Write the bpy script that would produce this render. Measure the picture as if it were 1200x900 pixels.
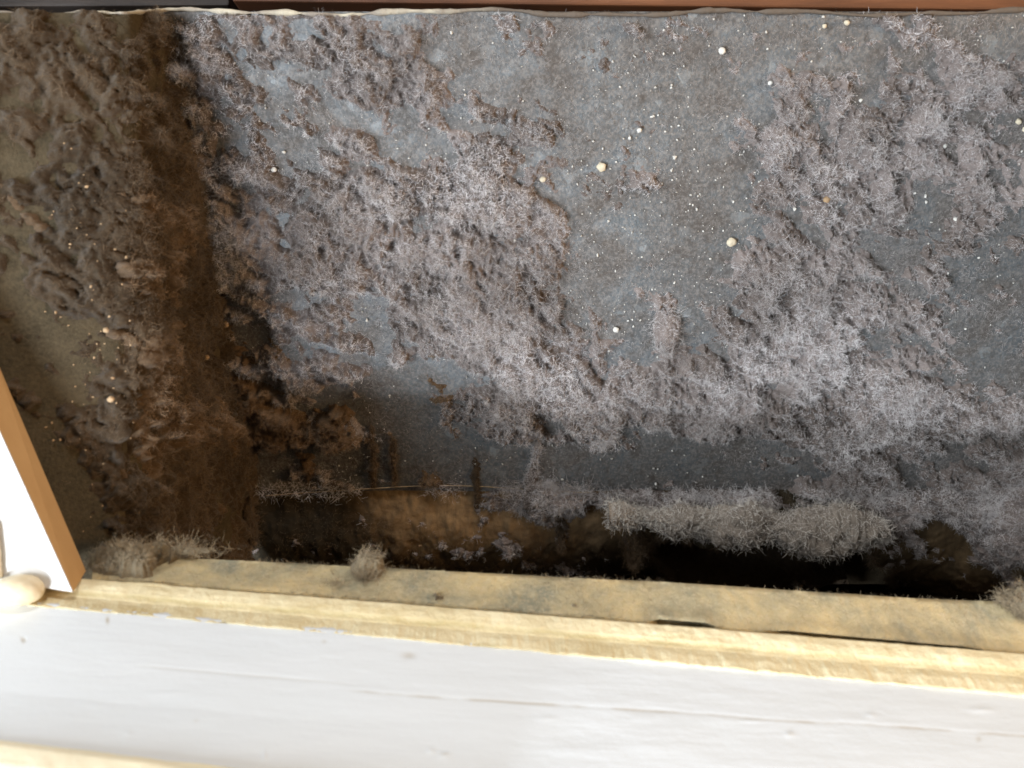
import bpy, math
import numpy as np
from mathutils import Vector

# ------------------------------------------------------------------ scene, camera, light
S = bpy.context.scene
for o in list(bpy.data.objects): bpy.data.objects.remove(o)
MM = 0.001
F = 942.0                                             # focal length in photo pixels (photo is 1200 x 900)
cd = bpy.data.cameras.new('camera'); cam = bpy.data.objects.new('camera', cd); S.collection.objects.link(cam)
cam.location = (0, 0, 0); cam.rotation_euler = (math.radians(90), 0, 0)
cd.sensor_width = 36; cd.lens = 36*F/1200; cd.clip_start = 0.01; cd.clip_end = 20
cd.dof.use_dof = True; cd.dof.focus_distance = 0.345; cd.dof.aperture_fstop = 12
S.camera = cam
W = bpy.data.worlds.new('World'); S.world = W; W.use_nodes = True
W.node_tree.nodes['Background'].inputs[0].default_value = (1.0, 0.80, 0.56, 1)
W.node_tree.nodes['Background'].inputs[1].default_value = 0.25
def area(name, loc, target, size, energy, col, size_y=None):
    l = bpy.data.lights.new(name, 'AREA'); l.energy = energy; l.color = col; l.size = size*MM
    if size_y: l.shape = 'RECTANGLE'; l.size_y = size_y*MM
    o = bpy.data.objects.new(name, l); S.collection.objects.link(o)
    o.location = Vector(loc)*MM
    d = (Vector(target)-Vector(loc)).normalized(); o.rotation_euler = d.to_track_quat('-Z', 'Y').to_euler()
    return o
area('window_light', (-243, -149, -258), (190, 350, 10), 112, 4.4, (0.88, 0.94, 1.0), 26)
area('cool_fill', (-1080, -880, -70), (60, 350, 20), 560, 27, (0.90, 0.96, 1.0))  # added cool fill that lifts the shaded lower right of the rear sheet
area('warm_bounce_fill', (780, -60, 60), (-110, 340, -30), 180, 4.4, (1.0, 0.62, 0.30))  # added fill for warm bounce off the sill; no lamp stands here
area('ceiling_light', (-50, -235, 860), (0, 290, -60), 170, 4.7, (0.98, 0.98, 0.97))
S.view_settings.view_transform = 'Standard'; S.view_settings.look = 'None'
S.view_settings.exposure = 0.0; S.view_settings.gamma = 1.0
S.cycles.max_bounces = 6; S.cycles.diffuse_bounces = 4

# ------------------------------------------------------------------ numeric noise
def _h(ix, iy, iz, seed):
    h = (ix.astype(np.uint32)*np.uint32(374761393) + iy.astype(np.uint32)*np.uint32(668265263)
         + iz.astype(np.uint32)*np.uint32(2147483647) + np.uint32((seed*1013904223) & 0xffffffff))
    h = (h ^ (h >> np.uint32(13)))*np.uint32(1274126177)
    h = (h ^ (h >> np.uint32(16)))*np.uint32(2246822519)
    h = h ^ (h >> np.uint32(15))
    return h.astype(np.float64)/4294967295.0*2-1
def noise3(p, seed=0):
    with np.errstate(over='ignore'):
        f = np.floor(p); i = f.astype(np.int64); t = p-f; t = t*t*t*(t*(t*6-15)+10)
        r = 0
        for dx in (0, 1):
            wx = t[..., 0] if dx else 1-t[..., 0]
            for dy in (0, 1):
                wy = t[..., 1] if dy else 1-t[..., 1]
                for dz in (0, 1):
                    wz = t[..., 2] if dz else 1-t[..., 2]
                    r = r + wx*wy*wz*_h(i[..., 0]+dx, i[..., 1]+dy, i[..., 2]+dz, seed)
    return r
def fbm(p, lam, seed=0, octv=4, gain=0.5, ridged=False):
    a, s, q, r = 1.0, 0.0, p/lam, 0
    for k in range(octv):
        n = noise3(q + 17.3*k, seed+k*7)
        if ridged: n = 1-2*np.abs(n)
        r = r + a*n; s += a; a *= gain; q = q*2.03
    return r/s
def sstep(x, a, b):
    t = np.clip((x-a)/(b-a), 0, 1); return t*t*(3-2*t)
rng = np.random.default_rng(7)

# ------------------------------------------------------------------ mesh helpers (all lengths in millimetres)
def to_px(P): return 600+F*P[..., 0]/P[..., 1], 450-F*P[..., 2]/P[..., 1]
def at(px, py, d): return np.array([(px-600)/F*d, d, (450-py)/F*d])
def mesh_obj(name, V, Q, mat, parent=None, smooth=True, T=None):
    V = np.asarray(V, dtype=np.float32).reshape(-1, 3)*MM
    me = bpy.data.meshes.new(name)
    Q = np.asarray(Q, dtype=np.int32).reshape(-1, 4) if Q is not None and len(Q) else np.zeros((0, 4), np.int32)
    T = np.asarray(T, dtype=np.int32).reshape(-1, 3) if T is not None and len(T) else np.zeros((0, 3), np.int32)
    me.vertices.add(len(V)); me.vertices.foreach_set('co', V.ravel())
    nl = Q.size+T.size; me.loops.add(nl); me.loops.foreach_set('vertex_index', np.concatenate([Q.ravel(), T.ravel()]))
    npoly = len(Q)+len(T); me.polygons.add(npoly)
    starts = np.concatenate([np.arange(len(Q))*4, Q.size+np.arange(len(T))*3]).astype(np.int32)
    me.polygons.foreach_set('loop_start', starts)
    me.update(calc_edges=True); me.validate()
    me.polygons.foreach_set('use_smooth', np.full(len(me.polygons), smooth))
    me.materials.append(mat)
    o = bpy.data.objects.new(name, me); S.collection.objects.link(o)
    if parent: o.parent = parent
    return o
def empty(name):
    o = bpy.data.objects.new(name, None); o.empty_display_size = 0.01; S.collection.objects.link(o); return o
def tag(o, label=None, cat=None, group=None, kind=None):
    if label: o['label'] = label
    if cat: o['category'] = cat
    if group: o['group'] = group
    if kind: o['kind'] = kind
    return o
def grid_quads(nu, nv, keep=None):
    idx = np.arange(nu*nv).reshape(nu, nv)
    a, b, c, d = idx[:-1, :-1], idx[1:, :-1], idx[1:, 1:], idx[:-1, 1:]
    q = np.stack([a, b, c, d], -1)
    if keep is not None: q = q[keep]
    return q.reshape(-1, 4)
def compact(V, Q):
    V = V.reshape(-1, 3); used = np.zeros(len(V), bool); used[Q.ravel()] = True
    m = np.cumsum(used)-1
    return V[used], m[Q]
def normals(P):
    du = np.gradient(P, axis=0); dv = np.gradient(P, axis=1)
    n = np.cross(du, dv); return n/np.maximum(np.linalg.norm(n, axis=-1, keepdims=True), 1e-9)
def unit(v): return v/np.maximum(np.linalg.norm(v, axis=-1, keepdims=True), 1e-9)
def strands(P, N, L, w, lift=0.5, curl=0.8, seg=3, flow=1.0, seed=0, flowlam=9.0, flowdir=None):
    """curly fibre ribbons rooted at P; returns vertices, quads"""
    r = np.random.default_rng(seed); n = len(P)
    fl = np.stack([fbm(P, flowlam, seed+11+k, 2) for k in range(3)], -1)
    curl = curl*1.25
    d = unit(N*lift + fl*flow*1.6 + r.normal(size=(n, 3))*0.55 + (0 if flowdir is None else np.asarray(flowdir)))
    pts = [P]; p = P; st = (L/seg)[:, None]; bend = r.normal(size=(n, 3))*curl
    for k in range(seg):
        d = unit(d + bend*0.6 + r.normal(size=(n, 3))*curl*0.45)
        p = p + d*st; pts.append(p)
    side = unit(np.cross(d, r.normal(size=(n, 3))))
    V = np.zeros((n, seg+1, 2, 3)); ww = w[:, None] if np.ndim(w) else w
    for k, q in enumerate(pts):
        tp = 1.0 - 0.65*k/seg
        V[:, k, 0] = q - side*ww*0.5*tp; V[:, k, 1] = q + side*ww*0.5*tp
    base = (np.arange(n)*(seg+1)*2)[:, None, None]
    k = np.arange(seg)[None, :, None]*2
    Q = base + k + np.array([0, 1, 3, 2])[None, None, :]
    return V.reshape(-1, 3), Q.reshape(-1, 4)
def join(parts):
    Vs, Qs, off = [], [], 0
    for V, Q in parts:
        V = np.asarray(V).reshape(-1, 3); Vs.append(V); Qs.append(np.asarray(Q)+off); off += len(V)
    return np.concatenate(Vs), np.concatenate(Qs)
def prism(front, back):
    """closed solid between two same-length outlines"""
    n = len(front); V = np.array(list(front)+list(back)); faces = [tuple(range(n))[::-1], tuple(range(n, 2*n))]
    for i in range(n): j = (i+1) % n; faces.append((i, j, n+j, n+i))
    return V, faces
def poly_obj(name, V, faces, mat, parent=None, bevel=0.0, segs=2, smooth=False):
    me = bpy.data.meshes.new(name); me.from_pydata([tuple(np.array(v)*MM) for v in V], [], faces)
    import bmesh
    bm = bmesh.new(); bm.from_mesh(me); bmesh.ops.recalc_face_normals(bm, faces=bm.faces)
    if bevel: bmesh.ops.bevel(bm, geom=list(bm.edges), offset=bevel*MM, segments=segs, affect='EDGES', profile=0.6)
    bm.to_mesh(me); bm.free()
    me.materials.append(mat); me.polygons.foreach_set('use_smooth', [smooth]*len(me.polygons))
    o = bpy.data.objects.new(name, me); S.collection.objects.link(o)
    if parent: o.parent = parent
    return o

# ------------------------------------------------------------------ materials
class NT:
    def __init__(s, name, rough=0.8, metallic=0.0, spec=0.3):
        s.m = bpy.data.materials.new(name); s.m.use_nodes = True; s.t = s.m.node_tree
        s.b = s.t.nodes['Principled BSDF']; s.b.inputs['Roughness'].default_value = rough
        s.b.inputs['Metallic'].default_value = metallic; s.b.inputs['Specular IOR Level'].default_value = spec
        s.co = s.t.nodes.new('ShaderNodeTexCoord').outputs['Object']
    def L(s, a, b): s.t.links.new(a, b)
    def noise(s, scale, det=4, rough=0.6, dist=0.0, stretch=None, off=0.0):
        n = s.t.nodes.new('ShaderNodeTexNoise'); n.inputs['Scale'].default_value = scale; n.inputs['Detail'].default_value = det
        n.inputs['Roughness'].default_value = rough; n.inputs['Distortion'].default_value = dist
        mp = s.t.nodes.new('ShaderNodeMapping'); mp.inputs['Location'].default_value = (off, off*.7, off*.3)
        if stretch: mp.inputs['Scale'].default_value = stretch
        s.L(s.co, mp.inputs[0]); s.L(mp.outputs[0], n.inputs['Vector'])
        return n.outputs['Fac']
    def vor(s, scale, out='Color', stretch=None, feature='F1'):
        n = s.t.nodes.new('ShaderNodeTexVoronoi'); n.feature = feature; n.inputs['Scale'].default_value = scale
        if stretch:
            mp = s.t.nodes.new('ShaderNodeMapping'); mp.inputs['Scale'].default_value = stretch; s.L(s.co, mp.inputs[0]); s.L(mp.outputs[0], n.inputs['Vector'])
        else: s.L(s.co, n.inputs['Vector'])
        return n.outputs[out]
    def ramp(s, fac, stops, interp='LINEAR'):
        r = s.t.nodes.new('ShaderNodeValToRGB'); r.color_ramp.interpolation = interp
        e = r.color_ramp.elements
        while len(e) < len(stops): e.new(0.5)
        for q, (p, c) in zip(e, stops):
            q.position = p; q.color = (c, c, c, 1) if np.isscalar(c) else (*c, 1)
        s.L(fac, r.inputs[0]); return r.outputs[0]
    def mix(s, fac, a, b, mode='MIX'):
        n = s.t.nodes.new('ShaderNodeMix'); n.data_type = 'RGBA'; n.blend_type = mode
        for sock, v in ((n.inputs[0], fac), (n.inputs[6], a), (n.inputs[7], b)):
            if hasattr(v, 'links') or hasattr(v, 'is_linked'): s.L(v, sock)
            elif sock is n.inputs[0]: sock.default_value = v
            else: sock.default_value = (*v, 1)
        return n.outputs[2]
    def bump(s, h, dist, strength=1.0, prev=None):
        n = s.t.nodes.new('ShaderNodeBump'); n.inputs['Distance'].default_value = dist*MM; n.inputs['Strength'].default_value = strength
        s.L(h, n.inputs['Height'])
        if prev is not None: s.L(prev, n.inputs['Normal'])
        s.L(n.outputs[0], s.b.inputs['Normal']); return n.outputs[0]
    def col(s, v):
        if hasattr(v, 'links') or hasattr(v, 'is_linked'): s.L(v, s.b.inputs['Base Color'])
        else: s.b.inputs['Base Color'].default_value = (*v, 1)
        return s

def metal_mat():
    n = NT('galvanised_sheet', 0.55, 0.35, 0.5)
    sp = n.vor(210, 'Color', (1, 1, 1.2)); sep = n.t.nodes.new('ShaderNodeSeparateColor'); n.L(sp, sep.inputs[0])
    base = n.ramp(sep.outputs[0], [(0.0, (0.105, 0.120, 0.132)), (0.6, (0.12, 0.135, 0.148)), (0.93, (0.135, 0.152, 0.166)), (1.0, (0.23, 0.26, 0.28))])
    dust = n.ramp(n.noise(45, 8, 0.7, 0.6), [(0.38, 0.0), (0.62, 0.9)])
    c = n.mix(dust, base, (0.105, 0.092, 0.084))
    fine = n.ramp(n.noise(700, 4, 0.7), [(0.44, 0.0), (0.66, 0.75)])
    c = n.mix(fine, c, (0.25, 0.235, 0.225))
    c = n.mix(n.ramp(n.noise(240, 5, 0.75, 0.5, off=7), [(0.50, 0.0), (0.66, 0.6)]), c, (0.075, 0.062, 0.052))
    n.col(c)
    n.L(n.ramp(dust, [(0, 0.5), (1, 0.9)]), n.b.inputs['Roughness'])
    h = n.noise(60, 6, 0.6); b = n.bump(h, 1.2, 0.6)
    n.bump(n.noise(900, 5, 0.7), 0.45, 0.8, b)
    return n.m
def dusty_mat(name, dark, light, lam=60, b1=1.0):
    n = NT(name, 0.95, 0, 0.1)
    c = n.mix(n.ramp(n.noise(lam, 6, 0.65), [(0.3, 0.0), (0.7, 1.0)]), dark, light)
    c = n.mix(n.ramp(n.noise(900, 4, 0.7, off=2), [(0.35, 0.0), (0.75, 0.6)]), c, tuple(min(1, x*1.5) for x in light))
    n.b.inputs['Specular IOR Level'].default_value = 0.0
    n.col(c); b = n.bump(n.noise(250, 6, 0.7), b1, 0.7); n.bump(n.noise(1500, 4, 0.7), 0.3, 0.7, b)
    return n.m
def lint_mat(name, a, b, lam=30):
    n = NT(name, 1.0, 0, 0.0)
    c = n.mix(n.ramp(n.noise(lam, 5, 0.6), [(0.35, 0.0), (0.65, 1.0)]), a, b)
    c = n.mix(n.ramp(n.noise(500, 4, 0.7, off=5), [(0.35, 0.0), (0.8, 0.5)]), c, tuple(min(1, x*1.35) for x in b))
    n.col(c)
    try:
        n.b.inputs['Sheen Weight'].default_value = 0.15
    except Exception: pass
    n.bump(n.noise(1400, 5, 0.75), 0.7, 0.9)
    return n.m
M_metal = metal_mat()
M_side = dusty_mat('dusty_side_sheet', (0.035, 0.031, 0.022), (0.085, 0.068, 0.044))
M_lower = dusty_mat('dusty_lower_sheet', (0.09, 0.063, 0.04), (0.44, 0.29, 0.155), 26, 1.8)
n = NT('glow_shade_lower_sheet', 0.9, 0, 0.05)  # dust colours that also carry painted glow and shade
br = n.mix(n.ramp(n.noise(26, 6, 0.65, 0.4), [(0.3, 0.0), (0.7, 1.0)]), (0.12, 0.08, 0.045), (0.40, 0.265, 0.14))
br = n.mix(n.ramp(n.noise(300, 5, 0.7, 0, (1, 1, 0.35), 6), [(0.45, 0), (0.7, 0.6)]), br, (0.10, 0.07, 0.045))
at_ = n.t.nodes.new('ShaderNodeAttribute'); at_.attribute_name = 'painted_glow'
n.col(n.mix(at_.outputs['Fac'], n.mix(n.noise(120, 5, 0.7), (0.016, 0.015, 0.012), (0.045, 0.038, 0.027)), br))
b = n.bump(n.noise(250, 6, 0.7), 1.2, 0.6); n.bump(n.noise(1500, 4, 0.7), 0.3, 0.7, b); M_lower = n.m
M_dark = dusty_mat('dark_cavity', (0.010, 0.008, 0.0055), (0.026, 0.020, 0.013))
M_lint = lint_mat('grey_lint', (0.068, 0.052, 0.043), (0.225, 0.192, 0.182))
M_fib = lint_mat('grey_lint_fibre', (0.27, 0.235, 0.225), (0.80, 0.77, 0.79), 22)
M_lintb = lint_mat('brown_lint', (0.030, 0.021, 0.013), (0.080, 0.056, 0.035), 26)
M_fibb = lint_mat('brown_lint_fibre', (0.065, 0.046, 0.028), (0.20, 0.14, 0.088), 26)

# ------------------------------------------------------------------ the boot of the duct: sheets
XL = -130.0
def zs_y(z): return 372.3-0.52*z                         # sloping rear sheet
ZT, ZB = 139.0, -53.0
duct = empty('air_duct'); tag(duct, 'dusty galvanised sheet metal duct boot open towards the viewer, coated with grey lint', 'duct')

BLOBS = [(930,250,30,30,-.4),(1075,240,35,40,-.45),(1010,330,30,18,-.35),(980,470,28,20,-.45),(1080,400,40,18,-.4),(1180,300,30,60,-.25),(900,400,30,18,-.35),(560,300,25,20,-.3),(480,180,30,18,-.3),(640,400,16,30,-.4),(720,430,22,14,-.5),(600,55,600,35,.22),(1080,110,130,60,.15),  # photo x, y, rx, ry, weight: where the lint lies thick (+) or the sheet shows bare (-)
 (500,240,135,75,.75),(430,270,70,70,.35),(590,300,45,90,.7),(470,330,80,50,.55),(530,405,62,38,.9),(400,440,60,22,.75),(375,395,40,35,.45),
 (610,452,52,30,.9),(680,415,65,42,.4),(705,345,50,50,.2),(745,462,55,24,.85),(785,400,26,40,.8),(705,505,30,22,.8),(640,470,40,18,.5),
 (600,170,110,40,.35),(650,150,40,30,.5),(760,225,50,20,.2),(640,330,20,60,.4),(420,190,80,60,.3),
 (300,175,60,90,.1),(330,300,60,60,.35),(270,260,40,90,.3),(290,60,60,40,.15),(480,60,120,40,.1),(430,110,60,30,.25),
 (960,175,120,45,.55),(1010,260,130,80,.45),(900,300,60,60,.45),(950,360,80,55,.5),(1050,320,90,60,.25),(870,430,70,50,.5),(820,470,50,20,.55),
 (880,480,60,18,.6),(980,410,70,40,.6),(1040,460,70,45,.4),(985,520,50,40,.55),(1130,490,100,22,.7),(1120,350,80,80,.25),(1150,420,60,70,.2),
 (1010,570,50,40,.4),(1100,570,60,50,.55),(1190,560,35,70,.8),(940,570,60,25,.3),(1060,105,90,40,.3),(950,90,90,30,.2),(1120,200,60,80,.15),
 (840,505,30,30,.4),(860,545,40,40,.1),
 (300,130,50,45,-.35),(340,185,45,35,-.4),(450,380,36,45,-.75),(500,445,70,14,-.9),(300,420,30,50,-.45),(720,280,40,90,-.45),(770,180,80,70,-.5),(820,300,40,70,-.6),
 (750,390,0.1,0.1,0),(815,370,22,30,-.6),(650,80,120,50,-.35),(830,90,120,60,-.3),(720,540,110,45,-.55),(870,540,60,28,-.35),(930,420,30,20,-.25),
 (1150,150,50,30,-.35),(225,120,45,120,.5),(250,300,50,90,.5),(290,420,50,60,.4),(300,490,60,40,.4),(260,40,30,30,.2),(1080,170,80,60,.25),(800,80,60,20,.3),(480,95,70,20,.3),(560,120,50,20,.3),(350,250,50,30,.3),(330,110,30,12,.4),(740,180,30,15,.5),(760,400,40,20,-.3),(1150,400,70,30,-.2),(1000,225,30,15,-.15),(430,520,170,45,-.15),(560,560,120,30,-.2)]
def density(px, py, blobs, base):
    D = np.full(px.shape, base)
    for x, y, rx, ry, w in blobs: D += w*np.exp(-0.75*(((px-x)/rx)**2+((py-y)/ry)**2))
    return D
def lint_sheet(name, P, N, D, amp, mat, matf, label, nstr, keepthr, sseed, L=(2.2, 5.5), w=0.13, lift=0.6, pit=1.0, flowdir=None, seg=3):
    """real relief of matted lint over base surface P with outward normals N, thickness following density D"""
    wv = np.stack([fbm(P, 14, sseed+60+k, 3) for k in range(3)], -1)*4.5
    Pd = P+wv; al = (Pd[..., 0]*0.82-Pd[..., 2]*0.57); Pd = Pd-0.45*al[..., None]*np.array([0.82, 0, -0.57])
    n3 = fbm(P+wv*0.5, 2.8, sseed+6, 3, 0.65)
    n1 = fbm(Pd, 19, sseed, 3, 0.55); n2 = fbm(Pd, 6.5, sseed+1, 3, 0.6); r1 = fbm(P+wv*0.8, 4.4, sseed+2, 4, 0.72, True)
    n4 = fbm(P, 1.6, sseed+3, 3, 0.7)
    r2 = fbm(P+wv, 13, sseed+4, 3, 0.6, True)
    Dc = np.tanh(D*1.25)*0.80
    m = Dc + 0.80*n1 + 0.85*n2 + 0.16*r1 + 0.25*n3
    body = sstep(m, -0.08, 0.75)
    h = amp*(0.8*body + 0.9*np.clip(m, -0.3, 1.0)) + pit*(0.12+body)*(2.1*r1+2.3*r2) + 0.55*n4*(0.3+body) - 0.45
    h = np.clip(h, -1.0, 10.0)
    Pl = P + N*h[..., None]
    mm = h > -0.25
    k = mm[:-1, :-1] | mm[1:, :-1] | mm[1:, 1:] | mm[:-1, 1:]
    Q = grid_quads(P.shape[0], P.shape[1], k)
    V, Q = compact(Pl, Q)
    o = mesh_obj(name, V, Q, mat)
    tag(o, label, 'lint', kind='stuff')
    # fibres
    NN = normals(Pl); NN = NN*np.sign((NN*N).sum(-1, keepdims=True))
    wgt = (np.clip(m+0.20, 0, 0.75)**0.8*(h > -0.45)).ravel(); wgt *= np.clip(0.45+2.2*r1.ravel()+1.3*r2.ravel(), 0.02, 3)**1.2 + 0.10*(h > -0.1).ravel()
    wgt = wgt/wgt.sum(); r = np.random.default_rng(sseed+5)
    seeds = r.choice(len(wgt), nstr//9, p=wgt); seedmul = r.uniform(0.0, 1.0, len(seeds))**1.5
    ia = r.choice(len(wgt), nstr//2, p=wgt); ib = np.repeat(seeds, 9)[:nstr-nstr//2]
    bd = np.concatenate([np.zeros((len(ia), 3)), np.repeat(unit(r.normal(size=(len(seeds), 3)))*seedmul[:, None]*1.6, 9, axis=0)[:len(ib)]])
    idx = np.concatenate([ia, ib]); nstr = len(idx)
    if flowdir is not None: bd = bd+np.asarray(flowdir)
    flowdir = bd
    sp = np.where(np.arange(nstr) < len(ia), 0.2, 0.45)[:, None]
    R = Pl.reshape(-1, 3)[idx]+r.normal(size=(nstr, 3))*sp; NR = unit(NN.reshape(-1, 3)[idx]*0.5+N.reshape(-1, 3)[idx])
    Ls = r.uniform(L[0], L[1], nstr)*(0.55+0.6*np.clip(m.ravel()[idx], 0, 1))
    V, Q = strands(R, NR, Ls, w*r.uniform(0.6, 1.3, nstr), lift=lift, seed=sseed+9, flowdir=flowdir, seg=seg)
    f = mesh_obj(name.replace('mat', 'fibres'), V, Q, matf, smooth=False)
    tag(f, label.replace('matted', 'curly fibres of'), 'lint', kind='stuff')
    return Pl, m, h

# rear sloping sheet (smooth metal, gentle buckling)
def rear_base(nx, nz, z0=ZB, z1=ZT):
    x = np.linspace(XL-2, 262, nx); z = np.linspace(z0, z1, nz)
    X, Z = np.meshgrid(x, z, indexing='ij'); Y = zs_y(Z)
    P = np.stack([X, Y, Z], -1); B = fbm(P, 60, 3, 2)*1.6
    Nn = np.array([0, -1, -0.52])/math.hypot(1, 0.52)
    P = P+Nn*B[..., None]
    return P, np.broadcast_to(Nn, P.shape)
P, N = rear_base(200, 100)
o = mesh_obj('rear_panel', P, grid_quads(200, 100), M_metal, duct)
tag(o, 'sloping blue-grey galvanised rear panel, patchy with dust')
P, N = rear_base(980, 500, ZB, ZT-1)
px, py = to_px(P)
D = density(px, py, BLOBS, -0.36) - 0.25*sstep(-px, -330, -180)*0
lint_sheet('lint_mat', P, N, D, 3.9, M_lint, M_fib, 'matted grey pink lint spread in ragged patches over the sloping rear panel', 250000, 0, 100, L=(1.1, 4.2), w=0.11)
# sparse short fibres lying on the barer metal, in veins
wq = np.clip(fbm(P, 9, 501, 4, 0.6, True)+0.15, 0, 1)**1.5*np.clip(D+0.9, 0.05, 1)*np.clip(fbm(P, 30, 502, 2)+0.45, 0, 1)
wq = wq.ravel()/wq.sum(); q_ = np.random.default_rng(3); idx = q_.choice(len(wq), 65000, p=wq)
V, Q = strands(P.reshape(-1, 3)[idx]+N.reshape(-1, 3)[idx]*0.25, N.reshape(-1, 3)[idx], q_.uniform(0.8, 3.0, 65000), 0.11*q_.uniform(0.6, 1.3, 65000), lift=0.15, seed=503, curl=0.9, seg=2)
tag(mesh_obj('thin_fibres', V, Q, lint_mat('thin_fibre', (0.20, 0.18, 0.17), (0.46, 0.44, 0.44), 40), smooth=False), 'sparse short fibres in thin veins over the barer metal of the rear panel', 'lint', kind='stuff')

# left side sheet: flared mouth, then wall running back to the rear sheet
def side_base(nt, nz):
    t = np.linspace(0, 1, nt); s = np.linspace(0, 1, nz)
    Tt, Ss = np.meshgrid(t, s, indexing='ij')
    # plan profile: flare from (-182,250) to (-130,272), then straight back
    yb0 = 250.0; yk = 272.0
    P = np.zeros(Tt.shape+(3,))
    zt_guess = 139.0
    # first pass with z unknown: y for given t depends on z (rear end follows the slope)
    Y = np.zeros_like(Tt); Z = np.zeros_like(Tt)
    Z = -112 + Ss*240
    for _ in range(8):
        yr = np.where(Z > ZB, zs_y(Z), 400.0)
        Y = np.where(Tt < 0.18, yb0+(yk-yb0)*Tt/0.18, yk+(yr-yk)*(Tt-0.18)/0.82)
        ztop = 436/942.0*Y
        Z = -112+Ss*(ztop+112)
    X = np.where(Tt < 0.18, -182+52*(Tt/0.18), XL)
    # soften the bend
    k = np.clip(1-np.abs(Tt-0.18)/0.08, 0, 1); X = X - 3.0*k**2
    P[..., 0] = X; P[..., 1] = Y; P[..., 2] = Z
    return P
P = side_base(120, 90)
N = normals(P); N = N*np.sign(N[..., 0:1])
B = fbm(P, 50, 21, 3)*1.2
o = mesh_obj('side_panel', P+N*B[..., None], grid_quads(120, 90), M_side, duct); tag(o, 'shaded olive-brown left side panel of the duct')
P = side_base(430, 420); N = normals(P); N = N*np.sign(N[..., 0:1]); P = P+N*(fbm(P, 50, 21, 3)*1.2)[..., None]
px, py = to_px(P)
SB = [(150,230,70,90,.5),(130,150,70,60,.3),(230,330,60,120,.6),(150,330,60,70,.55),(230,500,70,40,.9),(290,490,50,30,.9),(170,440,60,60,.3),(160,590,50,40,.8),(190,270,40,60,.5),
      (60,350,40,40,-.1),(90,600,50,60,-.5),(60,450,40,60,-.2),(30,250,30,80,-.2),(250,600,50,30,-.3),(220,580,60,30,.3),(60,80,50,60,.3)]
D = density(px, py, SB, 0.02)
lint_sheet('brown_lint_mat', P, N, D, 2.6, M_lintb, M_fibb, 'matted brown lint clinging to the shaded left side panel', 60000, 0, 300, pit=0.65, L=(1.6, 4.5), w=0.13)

# ------------------------------------------------------------------ lower sheet with a rectangular hole, cavity behind
HOLES = [(760, 1030, 632, 720)]
def lower_base(nx, nz):
    x = np.linspace(XL-4, 262, nx); z = np.linspace(-112, ZB+1, nz)
    X, Z = np.meshgrid(x, z, indexing='ij')
    Y = 400.5 + 42*np.clip((ZB-Z)/59, 0, 1)**3.2
    # folded corner at the far right: the sheet comes forward past the slanting fold
    fx = 228+0.55*(Z+80)
    Y = Y - np.clip(X-fx, 0, 60)*0.9
    return np.stack([X, Y, Z], -1)
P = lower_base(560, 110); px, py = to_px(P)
jit = fbm(P, 20, 41, 3, 0.5)*34
keep = np.ones(px.shape, bool)
for x0, x1, y0, y1 in HOLES: keep &= ~((px+jit > x0) & (px+jit < x1) & (py+jit > y0) & (py+jit < y1))
k = keep[:-1, :-1] & keep[1:, :-1] & keep[1:, 1:] & keep[:-1, 1:]
N = normals(P); N = N*-np.sign(N[..., 1:2])
nn = fbm(P, 9, 42, 4, 0.6); st = fbm(P*np.array([1, 1, 0.25]), 7, 43, 3, 0.6)
Pl = P+N*(nn*1.5+st*1.4)[..., None]
glow_shade = density(px, py, [(570, 605, 120, 42, 1.0), (465, 600, 40, 50, .35), (1110, 660, 90, 60, .35), (365, 620, 55, 60, -.5), (240, 600, 60, 80, .25), (720, 600, 60, 25, .3)], 0.0)+0.30*fbm(P*np.array([1, 1, 0.4]), 14, 44, 4, 0.6)  # brown dust, with the warm centre glow and left shade put into the colour
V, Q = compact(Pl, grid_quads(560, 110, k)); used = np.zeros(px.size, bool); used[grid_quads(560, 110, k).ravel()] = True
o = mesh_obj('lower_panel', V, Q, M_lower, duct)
o.data.attributes.new('painted_glow', 'FLOAT', 'POINT').data.foreach_set('value', np.clip(glow_shade, 0.03, 1).ravel()[used].astype(np.float32)); tag(o, 'brown dusty lower panel of the duct, warm glow and left shade painted in, with a rectangular dark hole at the right')
# returns (short folded edges) around the holes, as sheet thickness
for x0, x1, y0, y1 in HOLES:
    f = [at(x0-6, y0-8, 407), at(x1+8, y0-8, 407), at(x1+8, y1, 445), at(x0-6, y1, 445)]
    b = [p+np.array([0, 14, 0]) for p in f]
    poly_obj('hole_edge', [f[0], f[1], b[1], b[0]], [(0, 1, 2, 3)], M_dark, duct)
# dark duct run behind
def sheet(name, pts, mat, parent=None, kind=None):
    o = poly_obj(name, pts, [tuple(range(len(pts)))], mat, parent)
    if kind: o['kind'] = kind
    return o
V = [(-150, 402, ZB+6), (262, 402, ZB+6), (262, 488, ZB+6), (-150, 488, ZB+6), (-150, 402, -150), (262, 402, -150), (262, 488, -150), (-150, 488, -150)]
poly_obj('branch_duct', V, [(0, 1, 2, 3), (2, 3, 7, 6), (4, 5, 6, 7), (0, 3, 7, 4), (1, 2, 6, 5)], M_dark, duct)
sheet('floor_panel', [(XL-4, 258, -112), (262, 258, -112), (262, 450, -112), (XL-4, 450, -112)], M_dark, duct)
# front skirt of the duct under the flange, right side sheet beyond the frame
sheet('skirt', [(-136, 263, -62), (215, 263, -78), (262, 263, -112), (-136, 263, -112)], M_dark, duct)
sheet('right_panel', [(262, 235, -112), (262, 410, -112), (262, 400, ZB), (262, zs_y(ZT), ZT), (262, 235, 110)], M_side, duct)

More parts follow.
